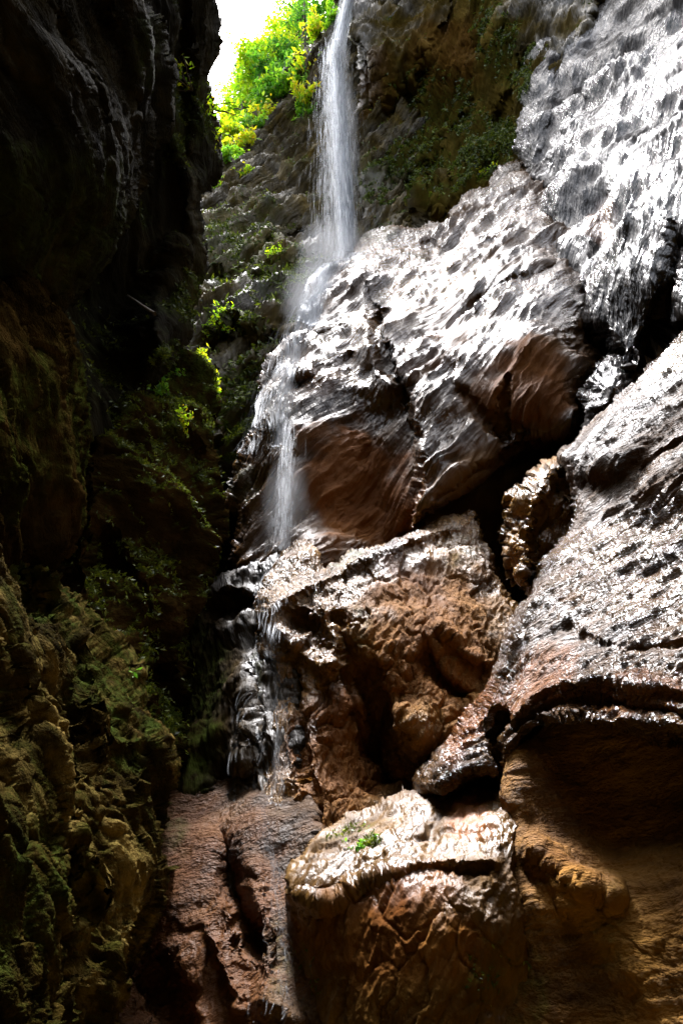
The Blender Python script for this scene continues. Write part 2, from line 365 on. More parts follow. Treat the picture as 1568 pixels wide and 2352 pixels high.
#---- central dome
o = rock('waterfall_dome_rock', [(722, 640), (770, 595), (830, 556), (880, 521), (980, 513), (1060, 455), (1110, 430), (1190, 372), (1330, 380), (1420, 700), (1420, 850), (1335, 890), (1345, 960), (1290, 1012), (1180, 1068), (1080, 1118), (1000, 1172), (942, 1222), (935, 1260),
   (900, 1300), (760, 1350), (620, 1360), (550, 1320), (545, 1230), (534, 1140), (560, 1060), (600, 990), (603, 880), (650, 790), (690, 740)],
  [(700, 690, 9.4), (650, 800, 8.7), (610, 950, 8.3), (545, 1140, 8.0), (640, 1100, 7.7), (640, 1280, 7.5), (560, 1290, 7.6), (700, 930, 7.9), (700, 1040, 7.65), (780, 1000, 7.68), (860, 1040, 7.65), (760, 1120, 7.55), (870, 1160, 7.45), (760, 1260, 7.25), (880, 1240, 7.25), (780, 800, 8.1), (760, 900, 7.85), (880, 960, 7.55), (800, 640, 9.4), (880, 525, 10.6), (980, 520, 10.3), (900, 650, 9.0), (1000, 700, 8.2), (860, 800, 7.9), (880, 890, 7.4),
   (960, 900, 7.2), (1050, 820, 7.1), (1150, 740, 7.0), (1100, 600, 8.1), (1180, 400, 9.9), (1300, 550, 8.0), (1300, 700, 6.9), (1120, 900, 6.75), (1250, 800, 6.45), (1330, 870, 6.5), (1230, 950, 6.5), (1200, 1050, 6.9), (1070, 1010, 6.8), (1020, 1090, 6.7), (1080, 1110, 6.8), (970, 1050, 6.8), (975, 1180, 6.6), (1400, 800, 7.6)],
  'dome', step=3., R=.8, W=34, warp=10, lump=(.22, 1.7), bed=(38, .19, .5, 7), fold=.3, streak=(.06, .13, 50, 5), seed=3, ban=7.,
  feats=[([(840, 640), (830, 720), (860, 800), (900, 880)], 22, -.35), ([(880, 720), (870, 800), (930, 900)], 14, .3), ([(990, 560), (1005, 590)], 13, .5), ([(1060, 470), (1080, 480)], 16, -.4),
         ([(690, 880), (740, 840), (800, 820)], 14, .25), ([(640, 830), (700, 850), (760, 830)], 20, -.25), ([(1160, 870), (1150, 960), (1165, 1010)], 7, .25), ([(1060, 900), (1120, 960), (1200, 1000)], 12, .15),
         ([(1000, 1140), (1080, 1090), (1200, 1040)], 12, .25), ([(700, 760), (740, 790), (780, 770)], 16, .3), ([(1240, 470), (1200, 520), (1120, 560)], 12, .3), ([(1270, 620), (1180, 650), (1090, 700)], 12, .25)],
  steps=[([(925, 880), (942, 930), (958, 1010), (955, 1100), (940, 1240)], 9, .75, 150)],
  wet=1., wetb=[(1200, 880, 170, 110, .85, 20), (800, 1120, 150, 170, .85, 0), (1080, 1080, 130, 50, .6, 30)], rust=[(720, 880, 60, 40, .15, 20), (1000, 800, 120, 60, .15, 30), (810, 1130, 160, 150, .45, 0), (1200, 880, 150, 100, .3, 0)],
  moss=[(560, 1110, 40, 60, .5, 20), (640, 940, 50, 60, .3, 0), (870, 545, 50, 12, .5, 10)])
tag(o, 'large wet domed rock the waterfall lands on, white with sheen above and dry brown below', 'rock')
#---- gap backing right of dome
o = rock('deep_cleft_wall', [(880, 1000), (1000, 700), (1250, 500), (1800, 500), (1800, 1600), (1500, 2100), (900, 2100), (860, 1500)],
  [(900, 1000, 9.), (1200, 1000, 8.6), (1500, 800, 8.2), (1150, 1300, 7.8), (1300, 1300, 7.4), (1000, 1700, 6.9), (1150, 1850, 6.4), (1500, 1500, 6.0), (1000, 2100, 6.2), (1500, 2100, 5.4), (1350, 700, 9)],
  'brown', step=6, R=.3, W=20, lump=(.25, 1.2), bed=(60, .1, .4, 4), seed=21, wet=.2)
tag(o, kind='structure')
#---- hanging spur on the upper right
o = rock('hanging_rock_spur', [(1240, -300), (1240, 0), (1216, 100), (1197, 240), (1188, 345), (1215, 395), (1250, 430), (1250, 490), (1266, 570), (1300, 660), (1350, 735), (1392, 800), (1440, 862), (1475, 830), (1505, 792), (1568, 752), (1800, 650), (2100, 300), (2100, -300)],
  [(1240, 0, 9.6), (1200, 340, 9.4), (1260, 560, 8.0), (1300, 300, 8.6), (1340, 150, 8.9), (1400, 400, 7.2), (1400, 0, 8.9), (1440, 850, 5.7), (1350, 720, 6.6), (1400, 650, 6.2), (1500, 650, 5.5), (1560, 740, 5.4), (1568, 400, 5.9), (1568, 0, 7.2), (1800, 400, 4.6), (2000, 0, 5.0), (1250, -250, 10), (1800, -250, 6.), (1480, 250, 7.0), (1520, 780, 5.8)],
  'slate', step=3.2, R=1.0, W=36, warp=10, lump=(.34, 1.8), bed=(70, .16, .5, 5.), fold=.2, streak=(.055, .12, 76, 4.), seed=5, ban=6.,
  feats=[([(1290, 30), (1280, 140), (1290, 230), (1260, 330), (1245, 380)], 16, .6), ([(1330, 190), (1350, 240)], 12, .4), ([(1370, 440), (1390, 500), (1370, 570)], 26, .35), ([(1370, 120), (1400, 170)], 20, -.3), ([(1568, 560), (1500, 780)], 22, .5)],
  rust=[(1380, 500, 40, 60, .4, 0)], moss=[(1215, 100, 20, 160, .9, -8)])
tag(o, 'hanging spur of dark wet rock glinting all over, tapering to a point at upper right', 'rock')
#---- small dark boulder under the spur tip
o = rock('jammed_boulder', [(1365, 850), (1400, 828), (1440, 850), (1450, 900), (1400, 950), (1350, 985), (1345, 920)],
  [(1365, 860, 6.2), (1440, 860, 5.9), (1400, 880, 5.7), (1360, 970, 6.0), (1440, 930, 5.8)], 'slate', step=3, R=.4, W=24, lump=(.1, .5), bed=(60, .06, .2, 3), crack=(.08, .3, 1.5), seed=6)
tag(o, 'small dark wet boulder jammed under the tip of the hanging spur', 'boulder')
#---- leaning wedge
o = rock('wedge_rock', [(1262, 1052), (1310, 1068), (1345, 1130), (1330, 1260), (1260, 1380), (1205, 1365), (1160, 1290), (1163, 1190), (1195, 1110)],
  [(1262, 1060, 6.0), (1310, 1100, 5.7), (1240, 1130, 5.7), (1230, 1250, 5.65), (1290, 1220, 5.9), (1200, 1340, 5.7), (1170, 1200, 6.2), (1160, 1280, 6.1)],
  'brown', step=3, R=.7, W=30, lump=(.1, .6), bed=(65, .06, .25, 3), crack=(.12, .4, 1.6), streak=(.02, .09, 60, 3), seed=7,
  steps=[([(1210, 1330), (1215, 1240), (1235, 1160), (1290, 1090)], 10, .3, 90)])
tag(o, 'narrow leaning rock wedge between the dome and the big right slab', 'rock')
#---- big right slab
o = rock('right_slab_rock', [(1700, 640), (1568, 762), (1500, 832), (1440, 890), (1360, 965), (1280, 1040), (1305, 1090), (1316, 1160), (1303, 1225), (1250, 1320), (1185, 1420), (1150, 1500), (1100, 1600), (1045, 1685), (985, 1770), (962, 1815), (1010, 1822), (1060, 1795), (1120, 1790), (1172, 1835), (1182, 1780), (1200, 1720), (1260, 1672), (1400, 1672), (1568, 1695), (2100, 1750), (2200, 700)],
  [(1568, 765, 4.9), (1440, 895, 5.2), (1290, 1045, 5.35), (1300, 1210, 4.98), (1190, 1430, 4.85), (1100, 1610, 4.75), (980, 1790, 4.75), (1400, 1000, 4.8), (1450, 1200, 4.45), (1350, 1350, 4.4), (1300, 1500, 4.2), (1200, 1550, 4.45), (1130, 1700, 4.55), (1100, 1780, 4.5), (1400, 1500, 3.95), (1300, 1640, 3.95), (1450, 1640, 3.65), (1568, 1500, 3.6), (1568, 1670, 3.4), (1568, 1200, 4.1), (1568, 950, 4.5), (1900, 900, 3.8), (1900, 1500, 2.9), (1170, 1800, 4.4), (1200, 1690, 4.2)],
  'slab', step=3., R=.7, W=30, warp=8, lump=(.10, .9), bed=(32, .08, .28, 6.), fold=.3, streak=(.025, .07, 42, 4.5), seed=8, ban=2.,
  feats=[([(1330, 1130), (1420, 1110), (1500, 1040)], 34, .18), ([(1170, 1640), (1260, 1570), (1400, 1560), (1560, 1580)], 14, -.1), ([(1190, 1670), (1300, 1600), (1420, 1610), (1568, 1650)], 9, .14),
         ([(1150, 1650), (1140, 1720), (1150, 1790)], 12, .3), ([(1480, 1080), (1568, 1010)], 10, .1), ([(1300, 1440), (1420, 1500), (1568, 1480)], 12, .06), ([(1110, 1560), (1060, 1650), (1000, 1760)], 16, -.12), ([(1480, 1700), (1340, 1640), (1240, 1660)], 9, -.12)],
  crack=(.012, .35, 1.8), rust=[(1230, 1560, 130, 70, .5, 30), (1080, 1660, 40, 120, .6, -25), (1450, 1600, 160, 50, .35, 0)])
tag(o, 'broad steep wet slab shining white along the right side above the brown overhang', 'rock')
#---- mid ledge block
o = rock('ledge_block_rock', [(618, 1310), (650, 1262), (700, 1245), (745, 1298), (800, 1280), (860, 1262), (940, 1224), (1060, 1186), (1110, 1245), (1150, 1330), (1200, 1420), (1200, 1560), (1120, 1680), (1020, 1800), (960, 1900), (820, 1950), (680, 2060), (600, 2060), (555, 1960), (570, 1820), (600, 1720), (612, 1560), (600, 1420), (606, 1350)],
  [(640, 1280, 6.9), (700, 1260, 6.9), (760, 1310, 6.45), (930, 1235, 6.6), (1060, 1195, 6.7), (780, 1370, 6.15), (900, 1340, 6.1), (1100, 1350, 6.15), (1165, 1450, 5.9), (900, 1500, 5.7), (850, 1600, 5.75), (880, 1720, 6.15), (950, 1700, 5.65), (1000, 1600, 5.65), (1050, 1700, 5.6), (700, 1500, 6.2), (620, 1400, 6.4), (700, 1400, 6.2), (640, 1650, 6.0), (760, 1700, 5.8), (700, 1900, 5.5), (600, 1900, 5.6), (850, 1820, 5.7), (960, 1800, 6.0)],
  'brown', step=3., R=.5, W=26, warp=9, lump=(.14, 1.2), bed=(82, .035, .3, 3.), fold=.3, streak=(.024, .08, 75, 2.2), crack=(.05, .36, 2.2), seed=9, ban=2.,
  feats=[([(620, 1400), (700, 1330), (850, 1275), (940, 1240), (1060, 1195)], 22, -.18), ([(835, 1560), (865, 1640), (875, 1740), (910, 1800)], 26, .6), ([(800, 1540), (810, 1620), (850, 1740)], 12, .2),
         ([(915, 1700), (930, 1630), (960, 1700)], 24, -.10), ([(905, 1780), (960, 1770), (1000, 1720)], 10, .2), ([(975, 1510), (1010, 1560), (1060, 1600)], 13, .3), ([(740, 1380), (765, 1450), (750, 1530)], 14, -.2), ([(770, 1420), (800, 1500), (830, 1540)], 16, .3),
         ([(690, 1420), (720, 1440)], 18, .25), ([(640, 1440), (700, 1500), (760, 1520)], 18, -.15), ([(1010, 1440), (1060, 1500), (1110, 1530)], 9, -.12), ([(690, 1560), (690, 1700), (720, 1850)], 12, .12), ([(960, 1815), (870, 1800)], 16, .3)],
  wet=1., wetb=[(1000, 1500, 210, 230, .8, 0), (800, 1760, 140, 200, .7, 0)], rust=[(980, 1450, 160, 220, .3, 0), (780, 1750, 120, 220, .4, 0)],
  moss=[(1050, 1260, 60, 60, .4, 0), (800, 1285, 50, 12, .8, 20), (830, 1450, 30, 60, .4, 0)])
tag(o, 'craggy tan brown block with a wet white ledge on top below the hollow', 'rock')
#---- lower ledge and its face
o = rock('lower_ledge_rock', [(655, 2010), (690, 1945), (745, 1882), (850, 1838), (950, 1812), (1060, 1832), (1130, 1812), (1178, 1830), (1200, 1890), (1185, 1990), (1215, 2150), (1240, 2500), (560, 2500), (600, 2350), (640, 2200), (660, 2100)],
  [(660, 2010, 4.65), (750, 1890, 4.9), (850, 1845, 5.0), (960, 1818, 4.95), (1060, 1838, 4.8), (1170, 1825, 4.6), (690, 2050, 4.5), (780, 2070, 4.42), (870, 2010, 4.4), (960, 1970, 4.3), (1040, 1965, 4.22), (1150, 1900, 4.2), (850, 1930, 4.66), (700, 2150, 4.6), (655, 2160, 4.85), (900, 2150, 4.15), (1040, 2060, 4.0), (1190, 2000, 4.04), (1220, 2200, 4.05), (700, 2352, 4.6), (950, 2352, 4.0), (1250, 2352, 4.1), (950, 1890, 4.6), (1250, 1900, 4.3)],
  'ledge', step=3., R=.12, W=16, warp=8, lump=(.08, .9), bed=(80, .025, .25, 3.), fold=.3, streak=(.02, .07, 60, 2), crack=(.022, .26, 2.), seed=10, ban=2.,
  feats=[([(660, 2050), (760, 2070), (880, 2010), (1040, 1975), (1140, 1975)], 12, -.06), ([(1000, 1990), (1120, 1995)], 8, .06), ([(1010, 1840), (1000, 1900), (985, 1950)], 16, .06), ([(1090, 1990), (1140, 2080)], 24, .04)],
  wet=.9, wetb=[(950, 2230, 420, 170, .85, 0), (1130, 2000, 90, 50, .5, 0)], rust=[(1080, 1880, 60, 50, .6, 0), (900, 2150, 250, 120, .25, 0), (930, 2050, 140, 60, .4, 20)],
  moss=[(850, 1930, 22, 18, .9, 0), (800, 1890, 60, 20, .35, 25), (700, 2250, 60, 90, .4, 0), (1150, 2250, 80, 120, .4, 0)])
tag(o, 'lower ledge rock with a pale shining top slab and rough brown face', 'rock')
#---- brown overhung wall lower right
o = rock('brown_overhung_wall', [(1168, 1900), (1176, 1800), (1185, 1722), (1250, 1655), (1400, 1650), (1568, 1680), (2000, 1700), (2200, 2500), (1000, 2500), (1030, 2200), (1120, 2080), (1060, 2000), (1140, 1960)],
  [(1180, 1850, 4.3), (1200, 1730, 4.42), (1300, 1700, 4.35), (1400, 1700, 4.2), (1568, 1720, 3.9), (1300, 1900, 4.2), (1450, 1900, 4.05), (1568, 1900, 3.8), (1250, 2050, 4.02), (1330, 2040, 3.95), (1400, 2100, 3.92), (1568, 2150, 3.65), (1100, 2150, 4.25), (1100, 2352, 4.15), (1300, 2352, 4.0), (1568, 2352, 3.6), (1900, 2000, 3.2), (1900, 1750, 3.4), (1200, 2150, 4.1)],
  'brown', step=3.4, R=.35, W=26, warp=8, lump=(.13, .8), bed=(8, .016, .25, 3.), fold=.35, crack=(.010, .3, 2.), streak=(.016, .09, 112, 3), ban=1.8, seed=12, wet=.3, terr=(.005, .1),
  feats=[([(1190, 2000), (1260, 2060), (1300, 2140)], 30, .05), ([(1230, 1950), (1320, 2010), (1400, 2060)], 22, -.08), ([(1200, 1980), (1220, 2050)], 9, .04)],
  moss=[(1200, 2300, 60, 140, .5, 0), (1060, 2300, 60, 60, .5, 0), (1400, 2150, 50, 100, .3, 0)], rust=[(1300, 1900, 160, 200, .15, 0)])
tag(o, kind='structure')
#---- dark ribbed wall left of the block, and the wall under it
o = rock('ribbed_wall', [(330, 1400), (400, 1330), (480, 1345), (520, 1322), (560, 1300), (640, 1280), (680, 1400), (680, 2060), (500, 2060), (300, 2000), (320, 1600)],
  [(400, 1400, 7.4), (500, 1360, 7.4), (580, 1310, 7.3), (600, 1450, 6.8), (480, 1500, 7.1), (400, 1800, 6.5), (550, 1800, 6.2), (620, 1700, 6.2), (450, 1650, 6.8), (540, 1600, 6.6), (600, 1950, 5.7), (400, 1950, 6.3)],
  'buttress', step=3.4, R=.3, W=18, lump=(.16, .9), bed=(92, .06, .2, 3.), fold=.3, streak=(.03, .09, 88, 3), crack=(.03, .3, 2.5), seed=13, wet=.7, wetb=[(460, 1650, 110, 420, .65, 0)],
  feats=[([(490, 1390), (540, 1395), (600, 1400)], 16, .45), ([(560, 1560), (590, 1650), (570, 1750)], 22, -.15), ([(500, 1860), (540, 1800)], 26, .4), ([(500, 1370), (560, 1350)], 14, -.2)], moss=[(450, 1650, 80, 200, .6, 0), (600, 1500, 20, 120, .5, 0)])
tag(o, kind='structure')
o = rock('lower_gorge_wall', [(200, 1850), (380, 1800), (480, 1800), (520, 1810), (560, 1790), (600, 1780), (720, 1850), (700, 2500), (100, 2500), (150, 2100)],
  [(300, 1900, 6.2), (400, 1810, 6.45), (400, 1900, 6.1), (500, 1810, 6.35), (500, 1890, 5.95), (600, 1800, 6.1), (600, 1880, 5.65), (400, 2000, 5.65), (520, 2000, 5.45), (640, 2000, 5.3), (650, 2100, 4.95), (660, 2300, 4.7), (300, 2300, 5.2), (450, 2200, 5.2), (550, 2352, 4.9), (400, 2352, 5.0), (250, 2352, 5.1)],
  'dome', step=3.4, R=.05, W=14, lump=(.12, .9), bed=(20, .02, .25, 2.), fold=.3, streak=(.010, .08, 80, 2), crack=(.012, .35, 1.8), seed=14, ban=1.5, wet=.5,
  feats=[([(530, 1960), (545, 2050), (575, 2170)], 20, .9), ([(590, 2000), (600, 2150), (610, 2300)], 20, -.12), ([(480, 2130), (520, 2240), (545, 2320)], 14, -.12), ([(360, 2260), (400, 2352)], 40, .35), ([(600, 2290), (680, 2340)], 22, -.2)],
  rust=[(400, 2100, 300, 360, .35, 0)], moss=[(400, 1920, 40, 60, .5, 0), (640, 2200, 30, 120, .4, 0)])
tag(o, kind='structure')
#---- left side
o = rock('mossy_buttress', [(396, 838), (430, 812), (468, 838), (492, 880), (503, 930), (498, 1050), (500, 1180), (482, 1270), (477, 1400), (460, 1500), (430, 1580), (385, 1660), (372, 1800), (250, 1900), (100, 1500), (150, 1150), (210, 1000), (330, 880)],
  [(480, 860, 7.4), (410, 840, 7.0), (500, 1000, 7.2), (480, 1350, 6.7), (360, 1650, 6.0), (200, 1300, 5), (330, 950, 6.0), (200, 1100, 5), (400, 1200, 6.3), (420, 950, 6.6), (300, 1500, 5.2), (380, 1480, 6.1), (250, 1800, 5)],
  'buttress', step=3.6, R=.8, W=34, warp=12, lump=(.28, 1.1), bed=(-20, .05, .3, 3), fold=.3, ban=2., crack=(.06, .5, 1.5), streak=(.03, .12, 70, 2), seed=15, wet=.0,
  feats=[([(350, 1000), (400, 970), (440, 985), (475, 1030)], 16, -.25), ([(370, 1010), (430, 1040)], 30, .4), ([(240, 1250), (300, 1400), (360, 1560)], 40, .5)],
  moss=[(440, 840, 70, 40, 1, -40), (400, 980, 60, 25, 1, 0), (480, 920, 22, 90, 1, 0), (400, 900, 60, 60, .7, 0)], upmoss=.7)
tag(o, 'dark mossy buttress with a bright green crest left of the fall', 'rock')
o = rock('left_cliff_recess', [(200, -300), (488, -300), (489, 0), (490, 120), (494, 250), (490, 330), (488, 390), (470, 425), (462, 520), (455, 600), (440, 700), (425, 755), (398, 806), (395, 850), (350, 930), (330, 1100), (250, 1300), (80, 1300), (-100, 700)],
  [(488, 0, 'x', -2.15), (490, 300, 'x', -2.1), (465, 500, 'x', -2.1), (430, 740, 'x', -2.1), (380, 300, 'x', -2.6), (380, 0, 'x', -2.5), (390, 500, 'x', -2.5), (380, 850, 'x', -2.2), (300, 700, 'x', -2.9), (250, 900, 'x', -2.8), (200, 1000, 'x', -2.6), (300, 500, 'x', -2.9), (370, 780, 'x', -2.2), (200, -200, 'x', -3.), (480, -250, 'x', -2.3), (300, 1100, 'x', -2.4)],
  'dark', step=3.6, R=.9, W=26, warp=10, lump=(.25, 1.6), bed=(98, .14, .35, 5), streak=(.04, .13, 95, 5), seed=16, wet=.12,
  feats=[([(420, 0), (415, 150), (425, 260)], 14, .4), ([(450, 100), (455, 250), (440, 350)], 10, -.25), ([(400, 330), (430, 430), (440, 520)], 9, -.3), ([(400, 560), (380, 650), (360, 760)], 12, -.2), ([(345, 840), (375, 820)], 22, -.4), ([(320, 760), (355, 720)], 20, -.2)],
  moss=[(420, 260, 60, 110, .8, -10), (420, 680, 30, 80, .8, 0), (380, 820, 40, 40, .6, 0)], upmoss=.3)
tag(o, kind='structure')
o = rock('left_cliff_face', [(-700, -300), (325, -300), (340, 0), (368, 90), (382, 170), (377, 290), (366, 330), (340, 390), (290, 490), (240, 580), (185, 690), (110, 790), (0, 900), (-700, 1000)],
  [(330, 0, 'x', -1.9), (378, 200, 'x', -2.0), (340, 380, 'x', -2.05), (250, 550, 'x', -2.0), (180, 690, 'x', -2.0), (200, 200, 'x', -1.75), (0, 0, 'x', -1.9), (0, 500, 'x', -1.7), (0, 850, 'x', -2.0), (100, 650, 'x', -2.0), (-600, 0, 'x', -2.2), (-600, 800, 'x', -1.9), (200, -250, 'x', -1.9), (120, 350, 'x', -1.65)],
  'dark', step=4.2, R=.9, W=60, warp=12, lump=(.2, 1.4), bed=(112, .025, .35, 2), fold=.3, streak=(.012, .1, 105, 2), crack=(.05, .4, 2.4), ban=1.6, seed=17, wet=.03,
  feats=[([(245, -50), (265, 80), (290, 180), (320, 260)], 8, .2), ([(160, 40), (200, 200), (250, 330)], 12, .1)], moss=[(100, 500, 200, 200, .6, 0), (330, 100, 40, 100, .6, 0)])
tag(o, kind='structure')
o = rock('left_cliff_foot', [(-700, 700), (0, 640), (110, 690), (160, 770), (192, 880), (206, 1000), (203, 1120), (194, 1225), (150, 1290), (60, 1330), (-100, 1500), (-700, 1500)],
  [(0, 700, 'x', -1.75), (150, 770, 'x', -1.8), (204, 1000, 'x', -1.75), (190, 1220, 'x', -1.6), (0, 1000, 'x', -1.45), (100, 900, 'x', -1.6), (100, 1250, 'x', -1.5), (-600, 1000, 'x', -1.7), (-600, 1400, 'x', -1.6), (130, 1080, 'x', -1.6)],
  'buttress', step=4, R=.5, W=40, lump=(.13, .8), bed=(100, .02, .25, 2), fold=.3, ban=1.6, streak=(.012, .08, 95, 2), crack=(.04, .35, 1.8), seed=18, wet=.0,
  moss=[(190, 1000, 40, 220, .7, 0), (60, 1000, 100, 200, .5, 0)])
tag(o, kind='structure')
o = rock('olive_crag', [(-700, 1000), (0, 1088), (30, 1120), (55, 1190), (75, 1270), (120, 1320), (170, 1390), (215, 1425), (262, 1490), (305, 1535), (350, 1620), (366, 1700), (383, 1850), (374, 1950), (385, 2030), (350, 2130), (312, 2210), (270, 2280), (225, 2370), (180, 2500), (-700, 2500)],
  [(0, 1100, 2.5), (60, 1210, 2.9), (180, 1400, 3.6), (260, 1500, 3.8), (360, 1680, 3.9), (380, 1860, 3.75), (375, 2030, 3.5), (300, 2200, 3.2), (220, 2352, 2.9), (100, 1400, 2.9), (0, 1400, 2.3), (200, 1600, 3.0), (120, 1700, 2.6), (0, 1700, 2.1), (280, 1800, 3.15), (200, 1900, 2.75), (60, 2000, 2.15), (0, 2352, 1.8), (150, 2200, 2.5), (-500, 1300, 1.4), (-500, 2200, 1.1), (300, 2000, 3.1)],
  'moss', step=3.2, R=.45, W=36, warp=12, lump=(.16, .6), bed=(118, .03, .16, 2.), fold=.3, crack=(.05, .24, 1.6), streak=(.014, .05, 110, 2), seed=19, ban=1.5, wet=.03,
  feats=[([(60, 1290), (70, 1400), (30, 1560), (50, 1700)], 26, .3), ([(200, 1500), (190, 1620), (180, 1750)], 16, .14), ([(250, 1700), (330, 1720), (330, 1800)], 20, -.14), ([(170, 1740), (150, 1900), (180, 2050)], 24, .2), ([(340, 2080), (250, 2200), (180, 2300)], 20, -.1), ([(60, 1180), (110, 1290), (180, 1400), (210, 1480)], 14, -.1), ([(10, 1230), (20, 1300)], 30, -.12)],
  moss=[(100, 1330, 90, 160, .9, 35), (300, 1650, 60, 160, .6, 0), (240, 1560, 80, 80, .6, 0), (80, 2050, 120, 200, .5, 0)], upmoss=.3)
tag(o, 'craggy olive and tan rock in the lower left foreground', 'rock')

# ------------------------------------------------------------------ unseen gorge walls beside and behind the viewpoint, added to block skylight; gorge floor
def sheet(name, fn, nu, nv, mat, seed, amp=.3):
    u, v = np.meshgrid(np.linspace(0, 1, nu), np.linspace(0, 1, nv)); P = fn(u.ravel(), v.ravel())
    P = P + (amp*fbm(P/1.8, 5, off=seed))[:, None]*np.array([1, .3, .2])
    i = np.arange(nu*nv).reshape(nv, nu); Q = np.stack([i[:-1, :-1].ravel(), i[:-1, 1:].ravel(), i[1:, 1:].ravel(), i[1:, :-1].ravel()], 1)
    z = np.zeros(len(P)); me = mesh_np(name, P, Q, MAT[mat], attrs={'moss': z, 'wet': z, 'rust': z, 'bed': P})
    return tag(link(name, me), kind='structure')
LW = 18.; RW = 22.
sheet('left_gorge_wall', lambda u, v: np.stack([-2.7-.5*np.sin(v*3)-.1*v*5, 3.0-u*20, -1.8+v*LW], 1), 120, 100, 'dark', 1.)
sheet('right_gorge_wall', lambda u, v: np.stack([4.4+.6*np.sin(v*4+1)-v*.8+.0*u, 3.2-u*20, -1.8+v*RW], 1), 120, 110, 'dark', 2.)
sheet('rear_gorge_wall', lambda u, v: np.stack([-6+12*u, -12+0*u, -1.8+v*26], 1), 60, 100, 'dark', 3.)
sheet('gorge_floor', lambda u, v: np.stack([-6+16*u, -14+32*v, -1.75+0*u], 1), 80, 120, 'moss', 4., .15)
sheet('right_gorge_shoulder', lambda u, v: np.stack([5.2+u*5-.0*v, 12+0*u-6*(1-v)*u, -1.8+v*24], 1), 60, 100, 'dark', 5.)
#TREES
# ================================================================== PLANTS
def leaf_material(name, cols, trans=.55):
    m = bpy.data.materials.new(name); m.use_nodes = True; n = m.node_tree.nodes; l = m.node_tree.links
    n.remove(n['Principled BSDF']); out = n['Material Output']
    a = n.new('ShaderNodeAttribute'); a.attribute_name = 'hue'
    cr = n.new('ShaderNodeValToRGB'); e = cr.color_ramp.elements
    e[0].position = 0; e[0].color = (*cols[0], 1); e[1].position = 1; e[1].color = (*cols[-1], 1)
    for i, c in enumerate(cols[1:-1]): z = e.new((i+1)/(len(cols)-1)); z.color = (*c, 1)
    l.new(a.outputs['Fac'], cr.inputs[0])
    d = n.new('ShaderNodeBsdfDiffuse'); t = n.new('ShaderNodeBsdfTranslucent'); g = n.new('ShaderNodeBsdfGlossy'); g.inputs['Roughness'].default_value = .4
    l.new(cr.outputs[0], d.inputs[0]); l.new(cr.outputs[0], t.inputs[0])
    mx = n.new('ShaderNodeMixShader'); mx.inputs[0].default_value = trans; l.new(d.outputs[0], mx.inputs[1]); l.new(t.outputs[0], mx.inputs[2])
    m2 = n.new('ShaderNodeMixShader'); m2.inputs[0].default_value = .04; l.new(mx.outputs[0], m2.inputs[1]); l.new(g.outputs[0], m2.inputs[2])
    l.new(m2.outputs[0], out.inputs[0]); return m
LEAF_Y = leaf_material('sunlit_broad_leaf', [(.16, .40, .01), (.38, .66, .012), (.68, .80, .015), (.85, .62, .02)])
LEAF_G = leaf_material('green_broad_leaf', [(.06, .24, .02), (.18, .46, .02), (.42, .66, .03)])
LEAF_D = leaf_material('dark_needle_leaf', [(.05, .16, .03), (.12, .30, .06), (.24, .42, .08)])
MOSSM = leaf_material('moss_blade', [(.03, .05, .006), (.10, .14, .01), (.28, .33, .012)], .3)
def simple(name, col, rough=.8):
    m = bpy.data.materials.new(name); m.use_nodes = True; n = m.node_tree.nodes; l = m.node_tree.links; b = n['Principled BSDF']
    x = n.new('ShaderNodeTexNoise'); x.inputs['Scale'].default_value = 9; x.inputs['Detail'].default_value = 6
    cr = n.new('ShaderNodeValToRGB'); cr.color_ramp.elements[0].position = .35; cr.color_ramp.elements[1].position = .65
    cr.color_ramp.elements[0].color = (*[c*.5 for c in col], 1); cr.color_ramp.elements[1].color = (*[c*1.3 for c in col], 1)
    l.new(x.outputs[0], cr.inputs[0]); l.new(cr.outputs[0], b.inputs['Base Color']); b.inputs['Roughness'].default_value = rough
    bp = n.new('ShaderNodeBump'); bp.inputs['Distance'].default_value = .02; l.new(x.outputs[0], bp.inputs['Height']); l.new(bp.outputs[0], b.inputs['Normal']); return m
BARK = simple('grey_brown_bark', (.10, .075, .05)); WOOD = simple('weathered_wood', (.35, .31, .26), .6); SOIL = simple('dark_forest_soil', (.07, .055, .03))

